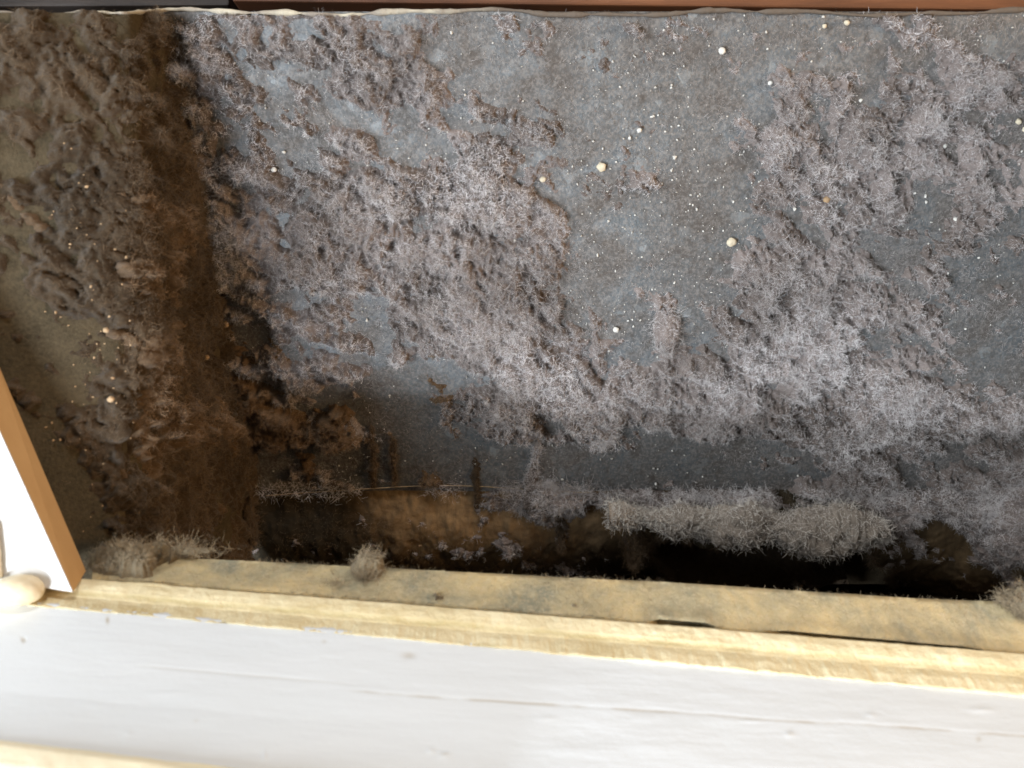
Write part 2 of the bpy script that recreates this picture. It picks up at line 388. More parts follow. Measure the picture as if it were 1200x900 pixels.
# added rough dark debris sheet, giving murky depth inside the hole
gx_, gz_ = np.meshgrid(np.linspace(48, 190, 220), np.linspace(-128, -60, 110), indexing='ij')
Pc = np.stack([gx_, 452+0*gx_, gz_], -1); Pc[..., 1] += -10*fbm(Pc, 26, 930, 5, 0.6)-14*sstep(-gz_, 92, 118)+12*sstep(np.abs(gx_-119), 45, 70)
tag(mesh_obj('murk_debris', Pc, grid_quads(220, 110), M_lintb), 'added dark lint debris giving murky depth inside the hole of the lower panel', 'dust', kind='stuff')

# seam: thin folded lip along the joint of rear and lower sheet
def ribbon_tube(pts, ra, rb, nseg=8, jitter=0, seed=0):
    pts = np.array(pts, float); n = len(pts); t = unit(np.gradient(pts, axis=0))
    up = np.array([0, 0, 1.0]); a = unit(np.cross(t, up)); b = unit(np.cross(a, t))
    th = np.linspace(0, 2*math.pi, nseg, endpoint=False)
    V = pts[:, None]+a[:, None]*np.cos(th)[None, :, None]*ra+b[:, None]*np.sin(th)[None, :, None]*rb
    if jitter: V = V+unit(V-pts[:, None])*(fbm(V, 6, seed, 4)*jitter)[..., None]
    i = np.arange(n-1)[:, None]*nseg; j = np.arange(nseg)[None, :]; j2 = (j+1) % nseg
    Q = np.stack([i+j, i+j2, i+nseg+j2, i+nseg+j], -1).reshape(-1, 4)
    return V.reshape(-1, 3), Q
pl = []
for x in np.linspace(312, 690, 90):
    y = 577-8*math.exp(-((x-520)/110)**2)+(3.5*((420-x)/100)**2 if x < 420 else 0)+ (x-600)*0.012*(x > 600)
    pl.append(at(x, y, 397.6))
V, Q = ribbon_tube(pl, 1.0, 0.22, 6, 0.15, 3)
o = mesh_obj('seam', V, Q, dusty_mat('seam_edge', (0.10, 0.075, 0.045), (0.48, 0.36, 0.22)), duct); tag(o, 'thin bright folded seam between rear and lower panels')

# ------------------------------------------------------------------ top rim of the duct and what is above it
n = NT('pale_rim_paint', 0.7); n.col(n.mix(n.ramp(n.noise(70, 5), [(0.40, 0.), (0.60, 1.)]), (0.46, 0.42, 0.33), (0.22, 0.19, 0.16))); n.bump(n.noise(400, 4), 0.5); M_rim = n.m
sx = n.t.nodes.new('ShaderNodeSeparateXYZ'); n.L(n.co, sx.inputs[0])
fx_ = n.t.nodes.new('ShaderNodeMath'); fx_.operation = 'MULTIPLY_ADD'; n.L(sx.outputs[0], fx_.inputs[0]); fx_.inputs[1].default_value = 14; fx_.inputs[2].default_value = 0.85
old = n.b.inputs['Base Color'].links[0].from_socket
n.col(n.mix(n.ramp(fx_.outputs[0], [(0.35, 0.), (0.8, 1.)]), old, (0.11, 0.088, 0.07)))
pts = []
for i in range(300):
    x = -40+i*4.4
    d = 300.5 if x > 190 else (300.5-28.5*(190-x)/43 if x > 147 else 272)
    yy = 14.5+2.6*math.sin(x*0.019+0.6)+1.2*math.sin(x*0.051)-(x-300)*0.0006
    if x > 620: yy += 1.0
    pts.append(at(x, yy, d-1.5))
V, Q = ribbon_tube(pts, 0.8, 0.75, 8, 0.9, 55)
o = mesh_obj('top_rim', V, Q, M_rim, duct); tag(o, 'wavy pale folded rim along the top of the duct')
# red-brown beam above, dark timber to the left
def wood(name, a, b, lam=30, st=(1, 1, 9)):
    n = NT(name, 0.6, 0, 0.3)
    g = n.noise(lam, 6, 0.6, 0.5, st)
    n.col(n.mix(n.ramp(g, [(0.3, 0), (0.7, 1)]), a, b)); n.bump(n.noise(lam*3, 5, 0.7, 0, st), 0.5); return n.m
def box(name, c0, c1, mat, parent=None, bevel=0.6):
    x0, y0, z0 = c0; x1, y1, z1 = c1
    V = [(x0, y0, z0), (x1, y0, z0), (x1, y0, z1), (x0, y0, z1), (x0, y1, z0), (x1, y1, z0), (x1, y1, z1), (x0, y1, z1)]
    return poly_obj(name, V, [(0, 1, 2, 3), (4, 5, 6, 7), (0, 1, 5, 4), (2, 3, 7, 6), (1, 2, 6, 5), (0, 3, 7, 4)], mat, parent, bevel)
beam = poly_obj('wood_beam', [at(272, 1, 310), at(1290, 12.5, 310), at(1290, -170, 310), at(272, -170, 310), at(272, 1, 310)+[0, 40, 0], at(1290, 12.5, 310)+[0, 40, 0], at(1290, -170, 310)+[0, 40, 0], at(272, -170, 310)+[0, 40, 0]],
                [(0, 1, 2, 3), (4, 5, 6, 7), (0, 1, 5, 4), (2, 3, 7, 6), (1, 2, 6, 5), (0, 3, 7, 4)], wood('red_brown_wood', (0.04, 0.02, 0.015), (0.20, 0.085, 0.04), 11, (1, 1, 8)), None, 0.8)
tag(beam, 'reddish brown wooden beam running above most of the duct rim', 'beam')
dk = poly_obj('dark_timber', [at(-60, 8, 318), at(268, 6, 318), at(268, -170, 318), at(-60, -170, 318), at(-60, 8, 318)+[0, 40, 0], at(268, 6, 318)+[0, 40, 0], at(268, -170, 318)+[0, 40, 0], at(-60, -170, 318)+[0, 40, 0]],
              [(0, 1, 2, 3), (4, 5, 6, 7), (0, 1, 5, 4), (2, 3, 7, 6), (1, 2, 6, 5), (0, 3, 7, 4)], wood('dark_wood', (0.012, 0.011, 0.012), (0.045, 0.035, 0.03), 25, (1, 1, 8)), None, 0.8)
tag(dk, 'blackish timber above the left end of the duct rim', 'timber')
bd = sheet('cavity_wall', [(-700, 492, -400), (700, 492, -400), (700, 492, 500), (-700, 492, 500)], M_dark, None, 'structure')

# ------------------------------------------------------------------ the sill: flange, cream edge, painted board
def loft(rows, nx, disp, seed=0, xs=(0, 1)):
    """rows: list of (pointL, pointR, rowparam); surface between; disp(P,u,v)->height mm along normal"""
    R = np.array([[r[0], r[1]] for r in rows]); k = np.arange(len(rows))
    nv = (len(rows)-1)*disp['sub']+1; v = np.linspace(0, len(rows)-1, nv)
    A = np.stack([np.interp(v, k, R[:, 0, c]) for c in range(3)], -1); B = np.stack([np.interp(v, k, R[:, 1, c]) for c in range(3)], -1)
    u = np.linspace(0, 1, nx)
    P = A[None]*(1-u)[:, None, None]+B[None]*u[:, None, None]
    U, Vv = np.meshgrid(u, v, indexing='ij')
    return P, U, Vv
def line_pts(y_at_100, y_at_1200, dL, dR, x0=20, x1=1290):
    sl = (y_at_1200-y_at_100)/1100.0
    return at(x0, y_at_100+(x0-100)*sl, dL), at(x1, y_at_100+(x1-100)*sl, dR)

# flange of the duct
M_fl = None
n = NT('dusty_flange', 0.8, 0.15, 0.3)
g = n.ramp(n.noise(38, 6, 0.65, 0.4), [(0.36, 0.0), (0.62, 1.0)])
c = n.mix(g, (0.25, 0.25, 0.19), (0.58, 0.475, 0.27)); c = n.mix(n.ramp(n.noise(600, 4, 0.7, off=3), [(0.45, 0), (0.75, 0.7)]), c, (0.55, 0.47, 0.33)); n.col(c)
b = n.bump(n.noise(200, 5, 0.6), 0.9, 0.7); n.bump(n.noise(1200, 5, 0.75), 0.5, 0.9, b); M_fl = n.m
def fl_line(yl, yr, dl, dr): return line_pts(yl, yr, dl, dr, 108, 1290)
rows = [fl_line(662, 722, 264, 264), fl_line(650, 707.5, 265, 265), fl_line(649, 706.5, 264, 264), fl_line(676, 763.5, 251, 251), fl_line(679, 767, 250.6, 250.6), fl_line(692, 780, 250.6, 250.6)]
P, U, Vv = loft(rows, 700, {'sub': 10})
N = normals(P); N = N*-np.sign(N[..., 1:2]); h = fbm(P, 12, 71, 4, 0.55)*0.35+fbm(P, 1.5, 72, 3)*0.12
P2 = P+N*h[..., None]; P2[..., 2] += (fbm(P*np.array([1, 0, 0]), 60, 73, 2)*0.7)
gpx, _ = to_px(P2); gw = sstep(gpx, 890, 930)*(1-sstep(gpx, 1120, 1160))+sstep(gpx, 760, 775)*(1-sstep(gpx, 825, 840))
P2[..., 2] += gw*0.8*sstep(Vv, 2.6, 3.0); P2[..., 1] += gw*5*sstep(Vv, 3.4, 3.9)
flange = mesh_obj('flange', P2, grid_quads(*P.shape[:2]), M_fl, duct); tag(flange, 'dusty tan and grey front flange of the duct')
P_fl = P2

sill = empty('wall_sill'); tag(sill, 'white painted sill board with a rough cream edge along the front of the duct opening', 'sill')
# cream double-ridged edge
n = NT('cream_edge', 0.85, 0, 0.2)
c = n.mix(n.ramp(n.noise(35, 6, 0.6), [(0.35, 0), (0.65, 1)]), (0.66, 0.585, 0.385), (0.77, 0.70, 0.49))
c = n.mix(n.ramp(n.noise(160, 5, 0.7, 0.3, (0.25, 1, 1), 4), [(0.5, 0), (0.72, 0.7)]), c, (0.50, 0.40, 0.20))
at_ = n.t.nodes.new('ShaderNodeAttribute'); at_.attribute_name = 'grime'; c = n.mix(at_.outputs['Fac'], c, (0.46, 0.39, 0.20)); n.col(c)
b = n.bump(n.noise(260, 6, 0.65), 0.7, 0.7); n.bump(n.noise(1300, 4, 0.7), 0.25, 0.7, b); M_cream = n.m
def cr(yl, yr, d): return line_pts(yl, yr, d, d, -60, 1290)
rows = [cr(690, 779, 250.2), cr(682, 770, 249.5), cr(678, 766, 248.8), cr(685, 775, 246.4), cr(691.5, 783, 244.8), cr(697, 789, 244.1), cr(701, 794, 243.3), cr(707, 802, 240.6), cr(715, 815, 237.4), cr(718, 820, 238.2), cr(730, 832, 240)]
P, U, Vv = loft(rows, 1100, {'sub': 6})
N = normals(P); N = N*-np.sign(N[..., 1:2])
rough = sstep(Vv, 5.0, 6.5)
h = fbm(P, 14, 81, 3)*0.35+rough*(fbm(P*np.array([1.3, 1, 1]), 2.2, 82, 4, 0.65)*0.26)+(1-rough)*fbm(P, 3, 83, 3)*0.25
P2 = P+N*h[..., None]
P2[..., 2] += (fbm(P*np.array([1, 0, 0]), 4.0, 84, 4, 0.6)*0.5)*np.clip((Vv-6), 0, 1)*1.0
o = mesh_obj('raw_edge', P2, grid_quads(*P.shape[:2]), M_cream, sill)
gz = 0.75*np.exp(-((Vv-4.9-0.5*fbm(P, 6, 86, 3))/0.75)**2)*(0.8+0.5*fbm(P, 12, 87, 4)); gz += 0.55*np.clip(fbm(P*np.array([1, 0, 0]), 5, 88, 4)+0.1, 0, 1)*np.exp(-((Vv-8.0)/0.25)**2)
o.data.attributes.new('grime', 'FLOAT', 'POINT').data.foreach_set('value', np.clip(gz, 0, 1).ravel().astype(np.float32)); tag(o, 'cream ridged edge with a groove, rough where the white paint starts')
# painted board face
n = NT('white_paint', 0.45, 0, 0.4)
c = n.mix(n.ramp(n.noise(14, 4, 0.5, 0.3, (0.3, 1, 1)), [(0.3, 0), (0.7, 1)]), (0.64, 0.705, 0.775), (0.69, 0.75, 0.82))
c = n.mix(n.ramp(n.noise(55, 7, 0.75, 0.6, (0.6, 1, 1), 3), [(0.66, 0), (0.78, 0.35)]), c, (0.62, 0.58, 0.48))
at_ = n.t.nodes.new('ShaderNodeAttribute'); at_.attribute_name = 'grime'; c = n.mix(at_.outputs['Fac'], c, (0.42, 0.38, 0.31)); n.col(c)
b = n.bump(n.noise(60, 5, 0.6, 0.2, (0.08, 1, 1)), 0.9, 0.35); n.bump(n.noise(500, 4, 0.6), 0.2, 0.25, b); M_white = n.m
def wp(yl, yr, d): return line_pts(yl, yr, d, d, -120, 1340)
rows = [wp(704, 800, 243.5), wp(712, 813, 238.6), wp(760, 862, 226), wp(820, 926, 212), wp(865, 985, 201.5), wp(905, 1040, 193)]
P, U, Vv = loft(rows, 900, {'sub': 45})
N = normals(P); N = N*-np.sign(N[..., 1:2]); px, py = to_px(P)
h = fbm(P*np.array([0.25, 1, 1]), 5, 91, 4)*0.10 + fbm(P, 40, 92, 2)*0.15
# long hairline ridge in the paint
cl = 812+(px-440)*0.0665+fbm(P*np.array([1, 0, 0]), 25, 93, 3)*2.2
on = sstep(px, 380, 470)*(1-0.15*sstep(px, 1050, 1180))
h += on*(-0.05*np.exp(-((py-cl)/1.8)**2)+0.02*np.exp(-((py-cl+4.5)/3.0)**2))
cl2 = 782+(px-180)*0.085
h += -0.07*np.exp(-((py-cl2)/1.6)**2)*sstep(px, 150, 200)*(1-sstep(px, 330, 460))
# scattered paint nibs
for (x, y, rx, ry, a) in [(200, 812, 22, 3, .3), (520, 885, 6, 4, .5), (505, 880, 4, 3, .5), (925, 860, 5, 3, .6), (1150, 832, 14, 3, .5), (640, 842, 12, 3, .4), (150, 860, 5, 3, .4), (880, 845, 12, 2, .3), (480, 768, 8, 5, -.4), (310, 886, 2, 6, .5), (28, 749, 3, 3, -.8), (1020, 838, 6, 3, .4)]:
    h += 0.3*a*np.exp(-((px-x)/rx)**2-((py-y)/ry)**2)
P2 = P+N*h[..., None]
o = mesh_obj('painted_face', P2, grid_quads(*P.shape[:2]), M_white, sill)
gz = on*0.75*np.exp(-((py-cl)/1.3)**2)*np.clip(0.55+1.2*fbm(P*np.array([1, 0, 0]), 8, 97, 4), 0, 1)+0.25*np.exp(-((py-cl2)/1.1)**2)*sstep(px, 150, 200)*(1-sstep(px, 330, 460))
for (x, y, rx, ry, a) in [(126, 727, 2, 4, .9), (28, 750, 3, 3, .7), (480, 768, 8, 4, .5), (1147, 866, 3, 3, .5), (925, 861, 4, 2, .4), (230, 845, 3, 2, .2), (380, 752, 3, 2, .4), (520, 884, 5, 2, .3)]: gz += a*np.exp(-((px-x)/rx)**2-((py-y)/ry)**2)
gz += 0.35*np.clip(fbm(P, 9, 98, 4)+0.05, 0, 1)*np.exp(-((Vv-1.02)/0.10)**2)
o.data.attributes.new('grime', 'FLOAT', 'POINT').data.foreach_set('value', np.clip(gz, 0, 1).ravel().astype(np.float32)); tag(o, 'white painted face with a long hairline crack')
# back and underside of the sill, so that it is a solid board
L0, R0 = wp(905, 1040, 193); L1, R1 = cr(730, 832, 240)
V = [L0+[-8, 0, 0], R0+[6, 0, 0], R0+[6, 40, -14], L0+[-8, 40, -14], L1+[-20, 8, -2], R1+[8, 8, -2]]
poly_obj('board_back', [L0+[0, .6, -.6], R0+[0, .6, -.6], R0+[0, 44, -30], L0+[0, 44, -30]], [(0, 1, 2, 3)], M_white, sill)
# cream moulding at lower left
P0 = [at(-90, 852, 207), at(300, 906, 207), at(300, 1010, 196), at(-90, 1010, 196)]
def bar_between(a, b, rad, nx=260, nseg=24, seed=0, jit=0.3, sq=(1, 1)):
    pts = a[None]*(1-np.linspace(0, 1, nx))[:, None]+b[None]*np.linspace(0, 1, nx)[:, None]
    return ribbon_tube(pts, rad*sq[0], rad*sq[1], nseg, jit, seed)
rows = [(at(-120, y0, d0), at(520, y1, d1)) for y0, y1, d0, d1 in [(851, 931, 203.6, 197.9), (852, 932, 198.2, 192.6), (858, 938, 195.8, 190.3), (880, 961, 191.5, 186), (930, 1014, 185, 180), (985, 1070, 181, 176)]]
P, U, Vv = loft(rows, 300, {'sub': 8}); N = normals(P); N = N*-np.sign(N[..., 1:2]); P = P+N*(fbm(P, 18, 95, 4)*0.5)[..., None]; V, Q = P, grid_quads(*P.shape[:2])
n = NT('cream_moulding', 0.5, 0, 0.4); n.col(n.mix(n.noise(20, 3), (0.82, 0.76, 0.57), (0.86, 0.81, 0.64))); n.bump(n.noise(200, 4), 0.3)
o = mesh_obj('cream_moulding', V, Q, n.m); tag(o, 'rounded cream moulding below the white sill in the bottom left corner', 'moulding')

# ------------------------------------------------------------------ leaning white board with bare edge at the left
board = empty('casing_board'); tag(board, 'white faced board with bare tan edge standing on the sill at the left', 'board')
f = [at(85, 694, 240), at(-15, 474, 240), at(-190, 90, 240), at(-330, 90, 240), at(-330, 668, 240), at(0, 681, 240)]
dirn = at(100, 669, 252)-at(85, 694, 240)
bk = [p+np.array([-6.6, 12.0, 3.6]) for p in f]
bk[0] = at(101, 669, 252)
bk[1] = at(-8, 412, 252)
bk[2] = f[2]+(bk[1]-f[1])
n = NT('board_white', 0.4, 0, 0.4); n.col(n.mix(n.ramp(n.noise(60, 5, 0.7), [(0.6, 0), (0.8, 0.25)]), (0.57, 0.58, 0.59), (0.46, 0.43, 0.39))); n.bump(n.noise(300, 4), 0.2, 0.3); M_bw = n.m
V = f+[f[0]+[0, .5, 0], f[1]+[0, .5, 0], f[2]+[0, .5, 0], f[3]+[0, .5, 0], f[4]+[0, .5, 0], f[5]+[0, .5, 0]]
nF = len(f); faces = [tuple(range(nF)), tuple(range(nF, 2*nF))]+[(i, (i+1) % nF, nF+(i+1) % nF, nF+i) for i in range(nF)]
poly_obj('painted_face', V, faces, M_bw, board, 0.12)
n = NT('bare_board_edge', 0.75, 0, 0.2); g = n.noise(45, 6, 0.65, 0.3, (1, 1, 0.3))
n.col(n.mix(n.ramp(g, [(0.3, 0), (0.7, 1)]), (0.42, 0.26, 0.12), (0.52, 0.34, 0.17))); n.bump(n.noise(900, 4, 0.7), 0.25, 0.7); M_be = n.m
V = [p+np.array([0, .6, 0]) for p in f]+bk
poly_obj('bare_edge', V, faces, M_be, board, 0.25)
# caulk blob
def ball(c, r, mat, name, seed=0, jit=0.12, nu=48, nv=32, lam=None, par=None):
    th = np.linspace(0, 2*math.pi, nu+1); ph = np.linspace(0.001, math.pi-0.001, nv)
    T, Ph = np.meshgrid(th, ph, indexing='ij')
    D = np.stack([np.cos(T)*np.sin(Ph), np.sin(T)*np.sin(Ph), np.cos(Ph)], -1); r = np.array(r, float)
    P = D*r; lam = lam or r.max()*1.2
    j = fbm(P+seed*13.7, lam, seed, 4); j[-1] = j[0]
    P = np.array(c)+P*(1+jit*j)[..., None]
    return mesh_obj(name, P, grid_quads(nu+1, nv), mat, par)
n = NT('caulk', 0.55, 0, 0.4); n.col(n.mix(n.ramp(n.noise(55, 4, 0.6), [(0.35, 0), (0.65, 1)]), (0.66, 0.61, 0.49), (0.60, 0.48, 0.28))); n.bump(n.noise(200, 4), 0.4); M_caulk = n.m
o = ball(at(19, 692, 237), (7.6, 5.5, 4.6), M_caulk, 'caulk_blob', 5, 0.10); tag(o, 'rounded cream caulk blob squeezed out under the white board at the left edge', 'caulk')
V, Q = bar_between(at(-9, 612, 238.5), at(-3, 678, 238.5), 1.7, 40, 10, 96, 0.8)
o = mesh_obj('caulk_bead', V, Q, M_caulk); tag(o, 'narrow cream caulk bead running up the white board at the left edge', 'caulk')

# ------------------------------------------------------------------ lint tufts that stand out on their own
def tuft(name, c, r, label, ns, L, seed, core=True, mats=(None, None), flowdir=None, w=0.13, jit=0.55, lam=None, curl=0.8, bias=None, lift=0.7, group=None):
    mc, mf = mats[0] or M_lint, mats[1] or M_fib
    rr = np.random.default_rng(seed); c = np.array(c, float); r = np.array(r, float)
    nu, nv = 96, 56
    th = np.linspace(0, 2*math.pi, nu+1); ph = np.linspace(0.01, math.pi-0.01, nv)
    T, Ph = np.meshgrid(th, ph, indexing='ij'); D = np.stack([np.cos(T)*np.sin(Ph), np.sin(T)*np.sin(Ph), np.cos(Ph)], -1)
    P = D*r*0.78; lam = lam or min(r)*1.3
    j = fbm(P+c, lam*0.8, seed, 5, 0.7, True)*0.8+fbm(P+c, lam*2.0, seed+3, 2)*1.4; j[-1] = j[0]
    P = c+P*(0.85+jit*j)[..., None]
    V0, Q0 = P.reshape(-1, 3), grid_quads(nu+1, nv)
    n1_ = int(ns*0.9); idx = rr.integers(0, len(V0), n1_); wj = (j.ravel()[idx] > -0.25) | (rr.random(n1_) < 0.3); R = V0[idx][wj]
    G = np.clip(rr.normal(size=(int(ns*1.2), 3))*0.55, -1.6, 1.6); R2 = c+G*r; R2 = R2[fbm(R2, min(r)*0.8, seed+5, 3, 0.6) > 0.12]
    R = np.concatenate([R, R2]); R = R+rr.normal(size=R.shape)*0.15; ns = len(R)
    Nn = unit((R-c)/r)
    V1, Q1 = strands(R, Nn, rr.uniform(L*0.3, L*1.1, ns), w*rr.uniform(0.6, 1.3, ns), lift=0.15, curl=curl, seed=seed+1, flow=1.5, flowlam=5, flowdir=flowdir, seg=6)
    root = empty(name); tag(root, label, 'lint', group)
    if core: mesh_obj('lint_core', V0, Q0, mc, root)
    mesh_obj('lint_fibre', V1, Q1, mf, root, smooth=False)['kind'] = 'stuff'
    return root
GT = None
# thick roll along the seam above the right hole
roll = empty('lint_roll'); tag(roll, 'thick fluffy roll of grey-brown lint hanging over the dark hole at the right', 'lint')
nx, nth = 420, 60
xs = np.linspace(712, 1040, nx); th = np.linspace(0, 2*math.pi, nth+1)
Xg, Tg = np.meshgrid(xs, th, indexing='ij')
prof = np.interp(xs, [712, 735, 780, 900, 980, 1020, 1040], [2.2, 4.0, 5.8, 8.0, 9.4, 8.2, 2.6])[:, None]
cy = np.interp(xs, [712, 780, 900, 1040], [604, 611, 618, 630])
C = np.stack([at(x, y-2, 387.5) for x, y in zip(xs, cy)])
P = C[:, None]+np.stack([np.zeros_like(Tg), np.cos(Tg)*prof*0.95, np.sin(Tg)*prof*(0.95)], -1)
j = fbm(P, 16, 131, 3, 0.6)*8+fbm(P, 4.0, 132, 5, 0.72, True)*2.6; P = P+unit(P-C[:, None])*j[..., None]
mesh_obj('lint_core', P, grid_quads(nx, nth+1), lint_mat('tan_lint', (0.14, 0.115, 0.095), (0.34, 0.30, 0.26)), roll)
r_ = np.random.default_rng(5); ns = 14000; ii = r_.integers(0, nx, ns); jj = r_.integers(0, nth+1, ns)
R = P[ii, jj]; Nn = unit(R-C[ii]); V1, Q1 = strands(R+r_.normal(size=R.shape)*0.9, Nn, r_.uniform(1.2, 5.0, ns), 0.19*r_.uniform(.6, 1.3, ns), lift=0.35, seed=88, flow=1.1, flowlam=3.5, curl=0.9, flowdir=(0.15, -0.1, 0.05), seg=4)
M_tan = lint_mat('tan_lint_fibre', (0.46, 0.41, 0.36), (0.88, 0.83, 0.76), 40)
mesh_obj('lint_fibre', V1, Q1, M_tan, roll, smooth=False)['kind'] = 'stuff'
def onrear(px_, py_, off=0):
    k = (450-py_)/F; y = 372.3/(1+0.52*k); return np.array([(px_-600)/F*y, y-off, k*y])
BR = (M_lintb, M_fibb)
RU = (lint_mat('glow_tinted_lint', (0.055, 0.036, 0.021), (0.13, 0.085, 0.05)), lint_mat('glow_tinted_lint_fibre', (0.14, 0.09, 0.052), (0.33, 0.225, 0.14), 40))  # warm bounce glow put into the lint colour
tuft('lint_tuft', onrear(782, 392, 4), (7, 6, 12), 'dark raised lint clump casting a shadow, in the middle of the rear panel', 3000, 4, 201)
tuft('lint_tuft', onrear(640, 578, 4), (6.5, 5, 8), 'grey lint tuft hanging on the seam below the centre of the rear panel', 3200, 5, 202)
tuft('lint_tuft', onrear(612, 588, 3), (8, 3, 4), 'flat spreading grey lint tuft on the seam left of the hanging tuft', 2200, 6, 203, flowdir=(-.3, 0, .1))
V, Q = None, None
# peaked tuft: cone of lint
cone = empty('lint_peak'); tag(cone, 'narrow pointed peak of grey lint rising from the seam at the centre', 'lint')
zz = np.linspace(0, 1, 60); th = np.linspace(0, 2*math.pi, 33); Zg, Tg = np.meshgrid(zz, th, indexing='ij')
b0 = onrear(618, 590, 1); b1 = onrear(632, 512, 1); Cc = b0[None]*(1-zz)[:, None]+b1[None]*zz[:, None]
rad = (5.5*(1-zz)**1.3+0.5)[:, None]
P = Cc[:, None]+np.stack([np.cos(Tg)*rad, np.sin(Tg)*rad*0.7, np.sin(Tg)*rad*0.2], -1); P = P+unit(P-Cc[:, None])*(fbm(P, 4, 141, 4, 0.6)*2.0)[..., None]
mesh_obj('lint_core', P, grid_quads(60, 33), M_lint, cone)
ns = 2200; ii = r_.integers(0, 60, ns); jj = r_.integers(0, 33, ns); R = P[ii, jj]
V1, Q1 = strands(R, unit(R-Cc[ii]), r_.uniform(1.5, 4, ns), 0.13*np.ones(ns), lift=0.5, seed=89, flow=0.4, flowdir=(-.2, 0, -.7))
mesh_obj('lint_fibre', V1, Q1, M_fib, cone, smooth=False)['kind'] = 'stuff'
tuft('lint_tuft', onrear(705, 508, 3), (7, 4, 6), 'pale lint tuft at the shadow line below the middle clump', 2600, 6, 204, flowdir=(.2, 0, -.3))
tuft('lint_tuft', at(146, 656, 259), (7, 4, 4), 'curly beige lint bundle lying at the left end of the flange', 700, 8, 205, mats=(lint_mat('beige_lint', (0.12, 0.095, 0.06), (0.22, 0.18, 0.12)), lint_mat('beige_fibre', (0.15, 0.115, 0.07), (0.33, 0.265, 0.175))), curl=2.4, flowdir=(.1, -.1, .0))
BG = (bpy.data.materials['beige_lint'], bpy.data.materials['beige_fibre'])
tuft('lint_tuft', at(215, 645, 264), (11, 3, 1.6), 'flat beige lint wisp trailing right from the bundle along the flange', 500, 8, 206, mats=BG, curl=2.2, flowdir=(.3, 0, .1))
tuft('lint_tuft', at(436, 668, 263), (3.6, 2.2, 2.6), 'small upright grey lint puff on the back edge of the flange', 420, 4.0, 207, mats=BG)
tuft('lint_tuft', at(392, 690, 256), (3, 1.5, 2.5), 'faint lint wisp on the flange left of the upright puff', 450, 5, 208, core=False, mats=BG)
tuft('lint_tuft', at(1190, 702, 262), (6, 3, 1.6), 'pale lint wisp on the right end of the flange', 1700, 5, 209, mats=BG)
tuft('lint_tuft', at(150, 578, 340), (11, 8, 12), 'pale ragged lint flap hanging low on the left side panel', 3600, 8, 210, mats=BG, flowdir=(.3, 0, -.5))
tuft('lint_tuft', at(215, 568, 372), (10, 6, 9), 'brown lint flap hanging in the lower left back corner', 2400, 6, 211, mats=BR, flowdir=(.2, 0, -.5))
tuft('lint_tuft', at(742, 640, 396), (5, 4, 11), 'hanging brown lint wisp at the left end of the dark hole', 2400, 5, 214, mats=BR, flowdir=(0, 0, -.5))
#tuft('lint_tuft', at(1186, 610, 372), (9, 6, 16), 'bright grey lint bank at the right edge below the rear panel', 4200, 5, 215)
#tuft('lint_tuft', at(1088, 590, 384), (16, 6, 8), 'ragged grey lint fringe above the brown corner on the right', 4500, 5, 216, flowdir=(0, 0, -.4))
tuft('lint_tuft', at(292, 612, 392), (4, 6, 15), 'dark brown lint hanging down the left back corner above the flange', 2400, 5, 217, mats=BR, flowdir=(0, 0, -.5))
def glow_lint(P, N, bl, label, ns, seed):  # lint swellings whose rusty colour stands in for warm bounce glow
    px, py = to_px(P); lint_sheet('glow_tinted_lint_mat', P, N, density(px, py, bl, -1.0), 4.5, RU[0], RU[1], label, ns, 0, seed, L=(1.2, 4.2), w=0.13)
P = side_base(300, 300); N = normals(P); N = N*np.sign(N[..., 0:1])
glow_lint(P, N, [(160, 320, 34, 55, 1.15), (190, 440, 50, 60, 1.3), (230, 505, 60, 28, 1.9), (205, 240, 30, 60, .9)], 'matted rusty brown lint, tinted for the orange bounce glow, in soft swellings on the left side panel', 16000, 800)
P, N = rear_base(500, 300, ZB, 60)
glow_lint(P[:140], N[:140], [(300, 490, 45, 26, 2.0), (345, 505, 40, 14, 1.7), (260, 450, 40, 50, 1.4), (400, 500, 22, 30, 1.3), (330, 400, 30, 40, .7)], 'matted rusty brown lint, tinted for the orange bounce glow, along the lower left corner of the rear panel', 13000, 820)
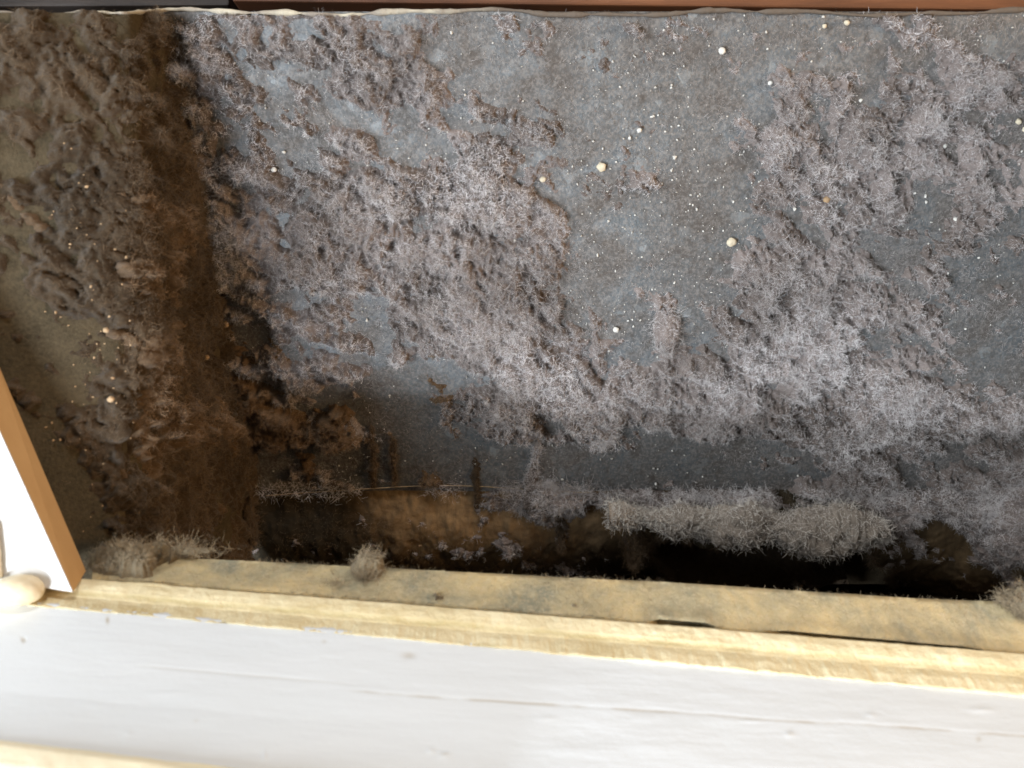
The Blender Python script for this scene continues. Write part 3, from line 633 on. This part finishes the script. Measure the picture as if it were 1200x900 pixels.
# brown vertical drips of lint on shaded lower rear sheet
for k, (x, y0, y1, wd, lab) in enumerate([(436, 498, 572, 3.2, 'left brown lint streak hanging above the seam'), (460, 512, 568, 2.8, 'short brown lint streak hanging above the seam, just right of another'), (556, 505, 600, 3.6, 'broad brown lint streak crossing the bright part of the seam'), (655, 596, 648, 3.0, 'brown lint streak hanging below the grey tuft on the seam')]):
    st_ = empty('lint_streak'); tag(st_, lab, 'lint', 'brown lint streaks on the shaded sheet')
    a0 = onrear(x, y0, 1) if y1 < 590 else at(x, y0, zs_y(-30) if y0 < 560 else 399); a1 = onrear(x+3, y1, 1) if y1 < 590 else at(x+3, y1, 402)
    zz = np.linspace(0, 1, 60); Cc = a0[None]*(1-zz)[:, None]+a1[None]*zz[:, None]; Zg, Tg = np.meshgrid(zz, np.linspace(0, 2*math.pi, 25), indexing='ij')
    rad = (0.55*wd*(0.35+0.9*np.sin(zz*math.pi*0.9)**0.7)*(0.8+0.5*noise3(np.stack([zz*6, zz*0+k, zz*0], -1), 9)))[:, None]
    P = Cc[:, None]+np.stack([np.cos(Tg)*rad*0.8, np.sin(Tg)*rad*0.6, 0*Tg], -1); P = P+unit(P-Cc[:, None])*(fbm(P, 3, 151+k, 4, 0.7)*2.6)[..., None]
    mesh_obj('lint_core', P, grid_quads(60, 25), M_lintb, st_)
    ns = 1500; ii = r_.integers(0, 60, ns); jj = r_.integers(0, 25, ns); R = P[ii, jj]
    V1, Q1 = strands(R, unit(R-Cc[ii]), r_.uniform(1, 3, ns), 0.12*np.ones(ns), lift=0.5, seed=90+k, flow=0.4, flowdir=(0, 0, -.6))
    mesh_obj('lint_fibre', V1, Q1, M_fibb, st_, smooth=False)['kind'] = 'stuff'

# lint over the lower sheet and across the joint
P = lower_base(560, 190)[:, :]; N = normals(P); N = N*-np.sign(N[..., 1:2]); px, py = to_px(P)
D = density(px, py, [(1100, 590, 110, 22, 1.1), (1190, 620, 40, 55, 1.2), (640, 588, 50, 14, .9), (735, 625, 26, 40, .8), (560, 600, 16, 40, .4), (1050, 600, 20, 30, .5), (930, 590, 200, 12, .8), (700, 585, 60, 10, .7)], -0.55)
jt = fbm(P, 20, 41, 3, 0.5)*34
for x0, x1, y0, y1 in HOLES: D = np.where((px+jt > x0) & (px+jt < x1) & (py+jt > y0+4) & (py+jt < y1), -5, D)
lint_sheet('hanging_lint_mat', P, N, D, 4.0, M_lint, M_fib, 'matted grey lint hanging over the top of the lower panel', 26000, 0, 700, L=(1.8, 5.0), w=0.14, flowdir=(0, 0, -.35))
r_ = np.random.default_rng(23); nf = 9000; fx2 = np.concatenate([r_.uniform(590, 1210, 7500), r_.uniform(300, 600, 1500)]); cl = fbm(np.stack([fx2, fx2*0, fx2*0], -1), 40, 710, 4); ok = cl > -0.12
fx2 = fx2[ok]; Rr = np.array([at(x, 574+5*r_.normal()+(x > 700)*8, 395.5) for x in fx2]); ns = len(Rr)
V1, Q1 = strands(Rr, np.tile(np.array([0, -1., 0]), (ns, 1)), r_.uniform(1.5, 6, ns), 0.14*r_.uniform(.6, 1.3, ns), lift=0.2, seed=711, flow=1.0, flowlam=5, flowdir=(0, 0, -.3), seg=4)
tag(mesh_obj('lint_fringe', V1, Q1, M_fib, smooth=False), 'ragged fringe of lint fibres along the joint of rear and lower panels', 'lint', kind='stuff')
r_ = np.random.default_rng(29); P = lower_base(560, 110); kb = keep
edge = kb & ~(np.roll(kb, 2, 0) & np.roll(kb, -2, 0) & np.roll(kb, 2, 1) & np.roll(kb, -2, 1)); edge[:3] = False; edge[-3:] = False; edge[:, :3] = False; edge[:, -2:] = False
E = P[edge]; E = E[fbm(E, 9, 720, 3) > -0.1]; R = E[r_.integers(0, len(E), 6500)]+r_.normal(size=(6500, 3))*0.7; ns = len(R)
V1, Q1 = strands(R, np.tile(np.array([0, -1., 0]), (ns, 1)), r_.uniform(1.2, 5.5, ns), 0.14*r_.uniform(.6, 1.3, ns), lift=0.1, seed=721, flow=1.0, flowlam=5, flowdir=(0, 0, -.3), seg=4)
tag(mesh_obj('hole_fringe', V1, Q1, M_fibb, smooth=False), 'brown lint fibres fringing the dark hole of the lower panel', 'lint', kind='stuff')
rows_ = [fl_line(656, 714, 266, 266), fl_line(649, 706.5, 264, 264), fl_line(678, 765.5, 250.5, 250.5)]
P, U, Vv = loft(rows_, 1100, {'sub': 32}); N = normals(P); N = unit(N*-np.sign(N[..., 1:2])+np.array([0, 0, .4])); px, py = to_px(P)
D = density(px, py, [(140, 655, 34, 24, 2.7), (165, 668, 25, 10, 1.2), (215, 648, 55, 8, 2.2), (436, 664, 13, 9, 2.3), (425, 672, 20, 6, 1.6), (1195, 706, 30, 10, 2.2)], -1.4)
lint_sheet('beige_lint_mat', P, N, D, 2.2, BG[0], BG[1], 'matted beige lint lying in patches along the metal flange', 9000, 0, 900, L=(1.6, 5.0), w=0.13, lift=0.05, pit=0.9)
# short fuzz on flange and cream edge (uncountable)
r_ = np.random.default_rng(17)
ii = r_.integers(0, P_fl.shape[0], 11000); jj = np.where(r_.random(11000) < 0.35, r_.integers(14, 24, 11000), r_.integers(20, 42, 11000)); R = P_fl[ii, jj]
cl = fbm(R, 20, 161, 3); R = R[cl+0.35*r_.normal(size=len(R)) > 0.12]; ns = len(R)
V1, Q1 = strands(R, np.tile(np.array([0, -.5, .85]), (ns, 1)), r_.uniform(0.5, 2.2, ns), 0.10*np.ones(ns), lift=0.5, seed=99, curl=0.9)
o = mesh_obj('flange_fuzz', V1, Q1, BG[1], smooth=False); tag(o, 'short dusty fuzz scattered along the metal flange', 'lint', kind='stuff')
# fuzz on lower sheet
P = lower_base(560, 110)+0; px, py = to_px(P); ok = keep.ravel()
cl = fbm(P, 16, 171, 3).ravel(); wq = (np.clip(cl+0.1, 0, 1)*ok); wq /= wq.sum(); idx = r_.choice(len(wq), 9000, p=wq)
R = Pl.reshape(-1, 3)[idx]; ns = len(R)
V1, Q1 = strands(R, np.tile(np.array([0, -1., 0]), (ns, 1)), r_.uniform(0.8, 3.2, ns), 0.12*np.ones(ns), lift=0.3, seed=101, flowdir=(0, 0, -.3))
o = mesh_obj('brown_dust_fuzz', V1, Q1, M_fibb, smooth=False); tag(o, 'thin rusty brown fuzz on the lower panel of the duct', 'lint', kind='stuff')

# ------------------------------------------------------------------ grains and crumbs
import itertools
phi = (1+5**.5)/2
IV = unit(np.array([(-1, phi, 0), (1, phi, 0), (-1, -phi, 0), (1, -phi, 0), (0, -1, phi), (0, 1, phi), (0, -1, -phi), (0, 1, -phi), (phi, 0, -1), (phi, 0, 1), (-phi, 0, -1), (-phi, 0, 1)], float))
IF = np.array([(0, 11, 5), (0, 5, 1), (0, 1, 7), (0, 7, 10), (0, 10, 11), (1, 5, 9), (5, 11, 4), (11, 10, 2), (10, 7, 6), (7, 1, 8), (3, 9, 4), (3, 4, 2), (3, 2, 6), (3, 6, 8), (3, 8, 9), (4, 9, 5), (2, 4, 11), (6, 2, 10), (8, 6, 7), (9, 8, 1)])
def grains(name, C, rad, mat, label, seed):
    r = np.random.default_rng(seed); n = len(C)
    V = C[:, None]+IV[None]*(rad[:, None, None]*r.uniform(0.55, 1.25, (n, 12, 1))*r.uniform(0.6, 1.4, (n, 1, 3)))
    T = (np.arange(n)*12)[:, None, None]+IF[None]
    o = mesh_obj(name, V, None, mat, T=T, smooth=False); tag(o, label, 'dust', kind='stuff'); return o
n = NT('white_grain', 0.5, 0, 0.5); n.col(n.mix(n.noise(300, 2), (0.42, 0.42, 0.40), (0.66, 0.65, 0.61))); M_gr = n.m
n = NT('cream_crumb', 0.8, 0, 0.3); n.col(n.mix(n.noise(400, 3), (0.40, 0.35, 0.26), (0.62, 0.57, 0.45))); n.bump(n.noise(900, 4), 0.4); M_cr = n.m
n = NT('tan_crumb', 0.8, 0, 0.3); n.col(n.mix(n.noise(400, 3), (0.30, 0.20, 0.11), (0.44, 0.31, 0.19))); n.bump(n.noise(900, 4), 0.4); M_ct = n.m
n = 5600; gx = r_.uniform(240, 1200, n); gy = r_.uniform(20, 580, n)
den = 0.25+0.9*np.exp(-((gx-780)/130)**2-((gy-270)/150)**2)+0.35*np.exp(-((gx-320)/70)**2-((gy-200)/120)**2)+0.3*np.exp(-((gx-900)/250)**2-((gy-480)/80)**2)
den += 0.5*fbm(np.stack([gx, gy, gx*0], -1), 60, 180, 3)
sel = r_.random(n) < den; C = np.array([onrear(x, y, 1.2) for x, y in zip(gx[sel], gy[sel])])
grains('dust_grains', C, r_.lognormal(-1.38, 0.42, len(C)).clip(0.12, 0.8), M_gr, 'tiny white grit grains sprinkled over the rear panel', 6)
n = 420; gx = r_.normal(140, 55, n); gy = r_.normal(400, 120, n); sel = (gx > 20) & (gx < 250) & (gy > 40) & (gy < 640)
C = []
for x, y in zip(gx[sel], gy[sel]):
    d = -128.6*F/(x-600); C.append(at(x, y, min(d, 395)) if d > 274 else at(x, y, 262))
C = np.array(C); C = C[::3]; grains('brown_dust_grains', C, r_.lognormal(-1.25, 0.4, len(C)).clip(0.12, 0.7), M_ct, 'tiny tan grit grains on the left side panel', 8)
gx = r_.uniform(440, 1030, 260); gy = 586+r_.random(260)*60; ok = [not any(x0-3 < x < x1+3 and y0-3 < y < y1+3 for x0, x1, y0, y1 in HOLES) for x, y in zip(gx, gy)]
C = np.array([at(x, y, 401.5+4*(y-586)/60) for x, y, k in zip(gx, gy, ok) if k]); grains('lower_dust_grains', C, r_.lognormal(-1.3, 0.4, len(C)).clip(0.12, 0.6), M_ct, 'tiny tan grit grains on the lower panel', 9)
def crumb(x, y, rpx, mat, label, side=False, pt=None, seed=0):
    if pt is None:
        if side: d = -128*F/(x-600); pt = at(x, y, d-1)
        else: pt = onrear(x, y, 2.5)
    rr = np.random.default_rng(seed); rad = rpx/F*pt[1]*0.78
    k = 2; V = []; 
    nu, nv = 14, 9; th = np.linspace(0, 2*math.pi, nu+1); ph = np.linspace(0.01, math.pi-0.01, nv); T, Ph = np.meshgrid(th, ph, indexing='ij')
    D = np.stack([np.cos(T)*np.sin(Ph), np.sin(T)*np.sin(Ph), np.cos(Ph)], -1); j = fbm(D+seed*3.1, 0.6, seed, 4, 0.65); j[-1] = j[0]
    P = D*np.array([1, 0.6, 0.9])*rad*(1+0.5*j)[..., None]
    V, Q = P.reshape(-1, 3), grid_quads(nu+1, nv)
    o = mesh_obj('plaster_crumb', V, Q, mat); o.location = Vector(pt)*MM; tag(o, label, 'crumb', 'plaster crumbs stuck in the lint'); return o
CR = [(704, 198, 7.2, M_cr, 'large cream plaster crumb on the bare grey metal, upper centre'), (855, 285, 6.6, M_cr, 'large cream plaster crumb at the left edge of the right lint patch'),
 (636, 212, 4.6, M_cr, 'round white plaster crumb just left of the large upper cream crumb'), (601, 252, 4.4, M_ct, 'small tan crumb on the central lint patch'),
 (966, 235, 5.6, M_ct, 'pinkish tan crumb in the middle of the right lint patch'), (844, 63, 5.4, M_gr, 'white flake crumb near the top of the rear panel, right of centre'),
 (989, 30, 4.4, M_cr, 'cream crumb close under the top rim on the right'), (963, 34, 3.8, M_cr, 'smaller cream crumb left of the one under the top rim'),
 (721, 387, 4.4, M_gr, 'white crumb left of the dark raised lint clump'), (733, 493, 4.0, M_gr, 'white crumb on the shadow line below the dark lint clump'),
 (1189, 145, 4.6, M_cr, 'cream crumb near the right edge on bare metal'), (1197, 154, 4.4, M_cr, 'cream crumb at the very right edge beside another'),
 (323, 201, 4.2, M_gr, 'white crumb on blue-grey metal at the upper left of the rear panel'), (900, 100, 3.6, M_gr, 'small white crumb above the right lint patch'),
 (748, 155, 4.0, M_gr, 'white crumb on the bare metal above the large upper cream crumb'), (1116, 258, 3.4, M_gr, 'small white crumb on the thin lint near the right edge')]
for k, (x, y, r, m, l) in enumerate(CR): crumb(x, y, r, m, l, seed=k+1)
CS = [(265, 381, 5.6, 'round tan crumb by the corner of side and rear panel', onrear(268, 381, 5)), (242, 419, 4.4, 'tan crumb below the round one by the corner', None),
      (130, 468, 5.4, 'tan crumb in the middle of the left side panel', None), (124, 387, 4.2, 'tan crumb on the upper left side panel', None), (185, 533, 4.4, 'tan crumb above the ragged lint flap', None),
      (172, 397, 3.6, 'small tan crumb between two larger ones on the side panel', None)]
for k, (x, y, r, l, p) in enumerate(CS): crumb(x, y, r, M_ct, l, side=True, pt=p, seed=k+40)
crumb(40, 607, 4.0, M_cr, 'pale crumb beside the bare tan edge of the white board', pt=at(42, 607, 256), seed=60)
